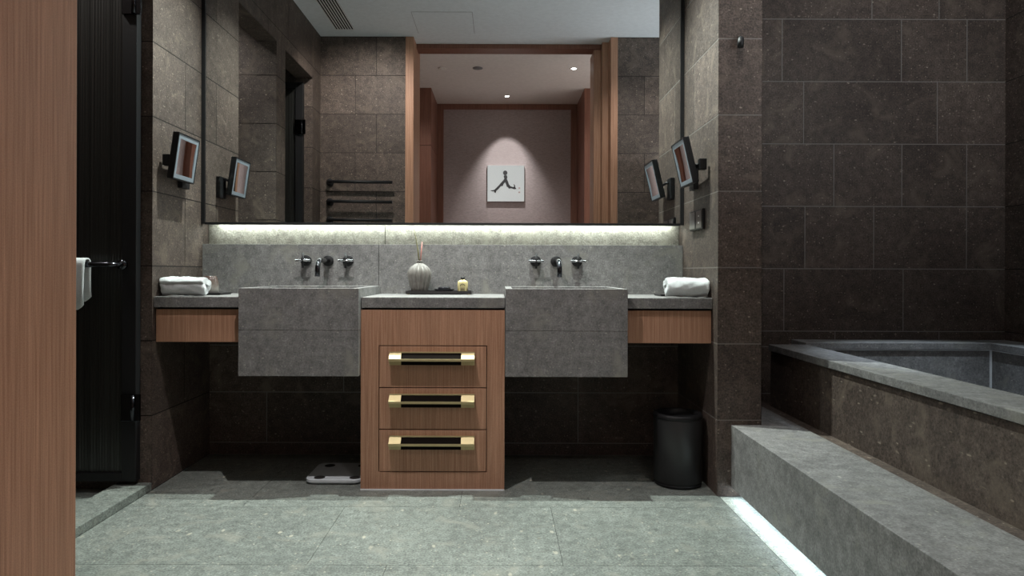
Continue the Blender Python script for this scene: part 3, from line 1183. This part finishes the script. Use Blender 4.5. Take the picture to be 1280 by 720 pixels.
# ------------------------------------------------------------------ floor things
# waste bin
wx, wy = 0.774, 2.955
t = thing('waste_bin', 'black cylindrical waste bin on the floor beside the right pillar', 'bin', (wx, wy, 0))
MB().lathe((wx, wy, 0), [(0.100, 0.018), (0.1035, 0.020), (0.1035, 0.285), (0.101, 0.292), (0.094, 0.292), (0.093, 0.03)], 64).build('bin_body', [BINBLACK], t)
MB().lathe((wx, wy, 0), [(0.099, 0.286), (0.1045, 0.289), (0.1055, 0.296), (0.104, 0.304), (0.099, 0.309), (0.090, 0.310), (0.086, 0.305), (0.086, 0.289)], 64).build('rim', [BLACK], t)
MB().lathe((wx, wy, 0), [(0.092, 0.0), (0.099, 0.003), (0.1015, 0.010), (0.1015, 0.0165), (0.099, 0.018)], 64).build('base_ring', [BLACK], t)

# bathroom scale
sx0, sx1, sy0, sy1 = -0.838, -0.590, 2.915, 3.175
t = thing('bathroom_scale', 'flat silver bathroom scale with dark foot pads under the left sink', 'scale', ((sx0 + sx1) / 2, (sy0 + sy1) / 2, 0))


def rounded(x0, x1, y0, y1, r, n=8):
    pts = []
    for cx_, cy_, a0 in ((x1 - r, y1 - r, 0), (x0 + r, y1 - r, PI / 2), (x0 + r, y0 + r, PI), (x1 - r, y0 + r, 1.5 * PI)):
        for k in range(n + 1):
            a = a0 + PI / 2 * k / n
            pts.append((cx_ + r * math.cos(a), cy_ + r * math.sin(a)))
    return pts


def slab(mb, layers):
    rings = [[mb.bm.verts.new((x, y, z)) for x, y in pts] for pts, z in layers]
    n = len(rings[0])
    for a_, b_ in zip(rings[:-1], rings[1:]):
        for k in range(n):
            mb.bm.faces.new((a_[k], a_[(k + 1) % n], b_[(k + 1) % n], b_[k]))
    mb.bm.faces.new(list(reversed(rings[0])))
    mb.bm.faces.new(rings[-1])


mb = MB()
slab(mb, [(rounded(sx0 + 0.006, sx1 - 0.006, sy0 + 0.006, sy1 - 0.006, 0.034), 0.004),
          (rounded(sx0, sx1, sy0, sy1, 0.04), 0.010), (rounded(sx0, sx1, sy0, sy1, 0.04), 0.020),
          (rounded(sx0 + 0.002, sx1 - 0.002, sy0 + 0.002, sy1 - 0.002, 0.038), 0.022)])
mb.build('glass_platform', [SCALEGLASS], t)
for qx in (sx0 + 0.058, sx1 - 0.036):
    for qy in (sy0 + 0.034, sy1 - 0.045):
        MB().lathe((qx, qy, 0.0215), [(0.024, 0), (0.024, 0.001), (0.023, 0.0014)], 32).build('foot_pad', [GAP], t)
for qx in (sx0 + 0.04, sx1 - 0.04):
    for qy in (sy0 + 0.04, sy1 - 0.04):
        MB().lathe((qx, qy, 0), [(0.013, 0), (0.013, 0.0045)], 20).build('rubber_foot', [BLACK], t)

# ================================================================== BATH STEP AND TUB
SX, ST = 0.945, 0.294
t = thing('bath_step', 'long grey stone step in front of the bathtub, lit from beneath', 'step', (1.08, 2.0, 0))
mb = MB()
mb.box(SX, 1.22, 1.13, 2.776, 0.04, ST, bev=0.002)
mb.box(1.073, 1.22, 2.776, 3.396, 0.04, ST, bev=0.002)
mb.box(1.04, 1.22, 1.13, 2.776, 0.0, 0.04)
mb.box(1.08, 1.22, 2.776, 3.396, 0.0, 0.04)
mb.build('tread_block', [GREY], t)
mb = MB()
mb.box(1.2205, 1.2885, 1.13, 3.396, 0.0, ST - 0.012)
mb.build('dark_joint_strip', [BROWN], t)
led = MB().box(0.962, 0.978, 1.18, 2.765, 0.0305, 0.0385).build('led_strip', [LED_STEP], loc=(0.97, 2.0, 0.0305))
tag(led, 'hidden white light strip under the nose of the bath step', 'light strip')

ZR = 0.575
tub = thing('bathtub', 'large built-in stone bathtub with grey rim at the right', 'bathtub', (1.9, 2.3, 0))
mb = MB()
mb.box(1.289, 1.44, 1.13, 2.655, 0.0, ZR - 0.034)
mb.box(1.289, 1.44, 2.657, 3.236, 0.0, ZR - 0.034)
mb.build('front_panel', [BROWN], tub)
mb = MB()
mb.box(1.277, 1.46, 1.13, 3.232, ZR - 0.03, ZR, bev=0.0025)
mb.build('front_rim', [GREY], tub)
MB().box(1.295, 1.44, 1.13, 3.232, ZR - 0.034, ZR - 0.03).build('shadow_joint', [GAP], tub)
mb = MB()
mb.box(1.456, XR - 0.002, 3.236, 3.396, 0.552, 0.583, bev=0.002)
mb.build('rear_rim', [GREY], tub)
mb = MB()
mb.box(2.335, XR - 0.002, 1.13, 3.234, 0.552, 0.583, bev=0.002)
mb.build('side_rim', [GREY], tub)
mb = MB()
mb.box(1.4405, 2.37, 3.246, 3.396, 0.0, 0.5515)
mb.box(2.345, XR - 0.002, 1.13, 3.245, 0.0, 0.5515)
mb.box(1.4405, 1.455, 1.13, 3.2455, 0.0, ZR - 0.035)
mb.box(1.4555, 2.3445, 1.13, 3.2455, 0.0, 0.10)
mb.build('inner_lining', [GREY], tub)
mb = MB()
mb.box(1.46, 2.345, 3.243, 3.246, 0.546, 0.5515)
mb.box(2.338, 2.345, 3.239, 3.246, 0.10, 0.5515)
mb.box(2.342, 2.345, 1.13, 3.24, 0.546, 0.5515)
mb.build('highlight_strip', [BEAD_HIGHLIGHT], tub)  # pale strips stand in for highlights along the lining joints

# ================================================================== THINGS SEEN IN THE MIRROR
# towel bars on the wall by the doorway
for i, (zz, lb) in enumerate(((1.632, 'top'), (1.475, 'middle'), (1.328, 'lowest'))):
    t = thing('towel_bar', 'black towel bar on the stone wall seen in the mirror, %s of three' % lb, 'towel bar', (-1.37, YR, zz), 'black towel bars beside the doorway')
    MB().lathe((-1.37, YR + 0.0005, zz), [(0.030, 0), (0.030, 0.012), (0.027, 0.014)], 28, 'Y').build('flange', [BLACK], t)
    MB().tube([(-1.37, YR + 0.01, zz), (-1.37, YR + 0.055, zz), (-1.355, YR + 0.068, zz), (-0.86, YR + 0.068, zz - 0.006)], 0.0125).build('bar', [BLACK], t)

# ceiling vent
t = thing('ceiling_vent', 'slotted linear vent in the bathroom ceiling seen in the mirror', 'vent', (-1.216, 1.75, ZC))
mb = MB()
mb.box(-1.29, -1.142, 1.29, 2.15, ZC - 0.002, ZC - 0.0005)
mb.build('dark_slot', [GAP], t)
mb = MB()
for k in range(8):
    xa = -1.29 + k * (0.148 - 0.006) / 7
    mb.box(xa, xa + 0.006, 1.29, 2.15, ZC - 0.007, ZC - 0.002)
mb.box(-1.296, -1.136, 1.284, 1.29, ZC - 0.007, ZC - 0.0005)
mb.box(-1.296, -1.136, 2.15, 2.156, ZC - 0.007, ZC - 0.0005)
mb.build('blades', [WHITE], t)
# access panel
t = thing('access_panel', 'faint square access panel in the bathroom ceiling seen in the mirror', 'panel', (-0.43, 1.42, ZC))
MB().box(-0.655, -0.207, 1.195, 1.645, ZC - 0.0015, ZC - 0.0003).build('outline_gap', [GREYGRILLE], t)
MB().box(-0.652, -0.210, 1.198, 1.642, ZC - 0.0025, ZC - 0.0015).build('hatch', [PAINT], t)

# picture
t = thing('calligraphy_picture', 'small square canvas with a black brush-stroke figure on the hall wall', 'picture', (0.063, -1.077, 1.709))
px0, px1, pz0, pz1 = -0.144, 0.270, 1.709, 2.115
MB().box(px0, px1, -1.0775, -1.055, pz0, pz1, bev=0.001).build('canvas', [CANVAS], t)
# figure, crop coordinates 145..465 wide, 195..520 high
cxs = (px1 - px0) / 320
czs = (pz1 - pz0) / 325
P2 = lambda u, v_: (px0 + (u - 145) * cxs, pz1 - (v_ - 195) * czs)
yk0, yk1 = -1.0552, -1.0538
mb = MB()
mb.prism([P2(299 + 19 * math.cos(2 * PI * k / 20), 262 + 21 * math.sin(2 * PI * k / 20)) for k in range(20)], yk0, yk1)
leg1 = [(288, 285), (312, 283), (318, 300), (312, 325), (304, 340), (285, 362), (278, 380), (262, 382), (240, 408), (222, 425), (216, 444),
        (203, 436), (205, 428), (182, 426), (172, 420), (195, 417), (208, 412), (228, 392), (248, 370), (262, 352), (284, 328), (292, 312), (286, 298)]
mb.prism([P2(*q) for q in leg1], yk0, yk1)
leg2 = [(304, 312), (314, 318), (326, 345), (330, 362), (345, 382), (368, 390), (378, 384), (370, 362), (384, 372), (388, 392), (397, 406),
        (378, 410), (352, 400), (330, 404), (324, 392), (312, 386), (310, 372), (300, 350), (296, 332)]
mb.prism([P2(*q) for q in leg2], yk0 - 0.0001, yk1 - 0.0002)
mb.build('brush_stroke', [INK], t)
for v_ in (399, 437):
    (a, c1), (b2, c2) = P2(414, v_ + 7), P2(430, v_ - 7)
    MB().box(a, b2, yk0, yk1, c1, c2, bev=0.0004).build('seal_mark', [SEAL], t)

# hall ceiling fittings


def downlight(x, y, label):
    t = thing('downlight', label, 'light', (x, y, ZC), 'small downlights in the hall ceiling')
    MB().lathe((x, y, ZC - 0.006), [(0.030, 0.0055), (0.034, 0.004), (0.034, 0.001), (0.031, 0.0), (0.024, 0.0), (0.024, 0.004)], 28).build('trim_ring', [WHITE], t)
    MB().lathe((x, y, ZC - 0.0045), [(0.022, 0.0), (0.022, 0.003)], 24).build('lens', [LAMP], t)


downlight(0.07, -0.72, 'lit downlight in the hall ceiling right above the picture')
downlight(0.68, 0.283, 'lit downlight in the hall ceiling near the right sliding door')
downlight(-0.79, 0.283, 'lit downlight in the hall ceiling at the left door jamb')
t = thing('ceiling_speaker', 'round grey speaker grille in the hall ceiling', 'speaker', (-0.212, 0.285, ZC))
MB().lathe((-0.212, 0.285, ZC - 0.006), [(0.044, 0.0055), (0.047, 0.004), (0.047, 0.0), (0.043, -0.001)], 36).build('bezel', [GREYGRILLE], t)
MB().lathe((-0.212, 0.285, ZC - 0.0085), [(0.038, 0.0), (0.040, 0.0015)], 36).build('grille', [GREYGRILLE], t)
t = thing('smoke_detector', 'small pale smoke detector left of the speaker in the hall ceiling', 'detector', (-0.54, 0.285, ZC))
MB().lathe((-0.54, 0.285, ZC - 0.012), [(0.028, 0.0), (0.038, 0.004), (0.040, 0.0115)], 32).build('detector_body', [PAINT_H], t)
MB().lathe((-0.54, 0.285, ZC - 0.016), [(0.010, 0.0), (0.012, 0.004)], 20).build('sensor_cap', [WHITE], t)

for o in bpy.data.objects:
    if '_o' in o:
        del o['_o']
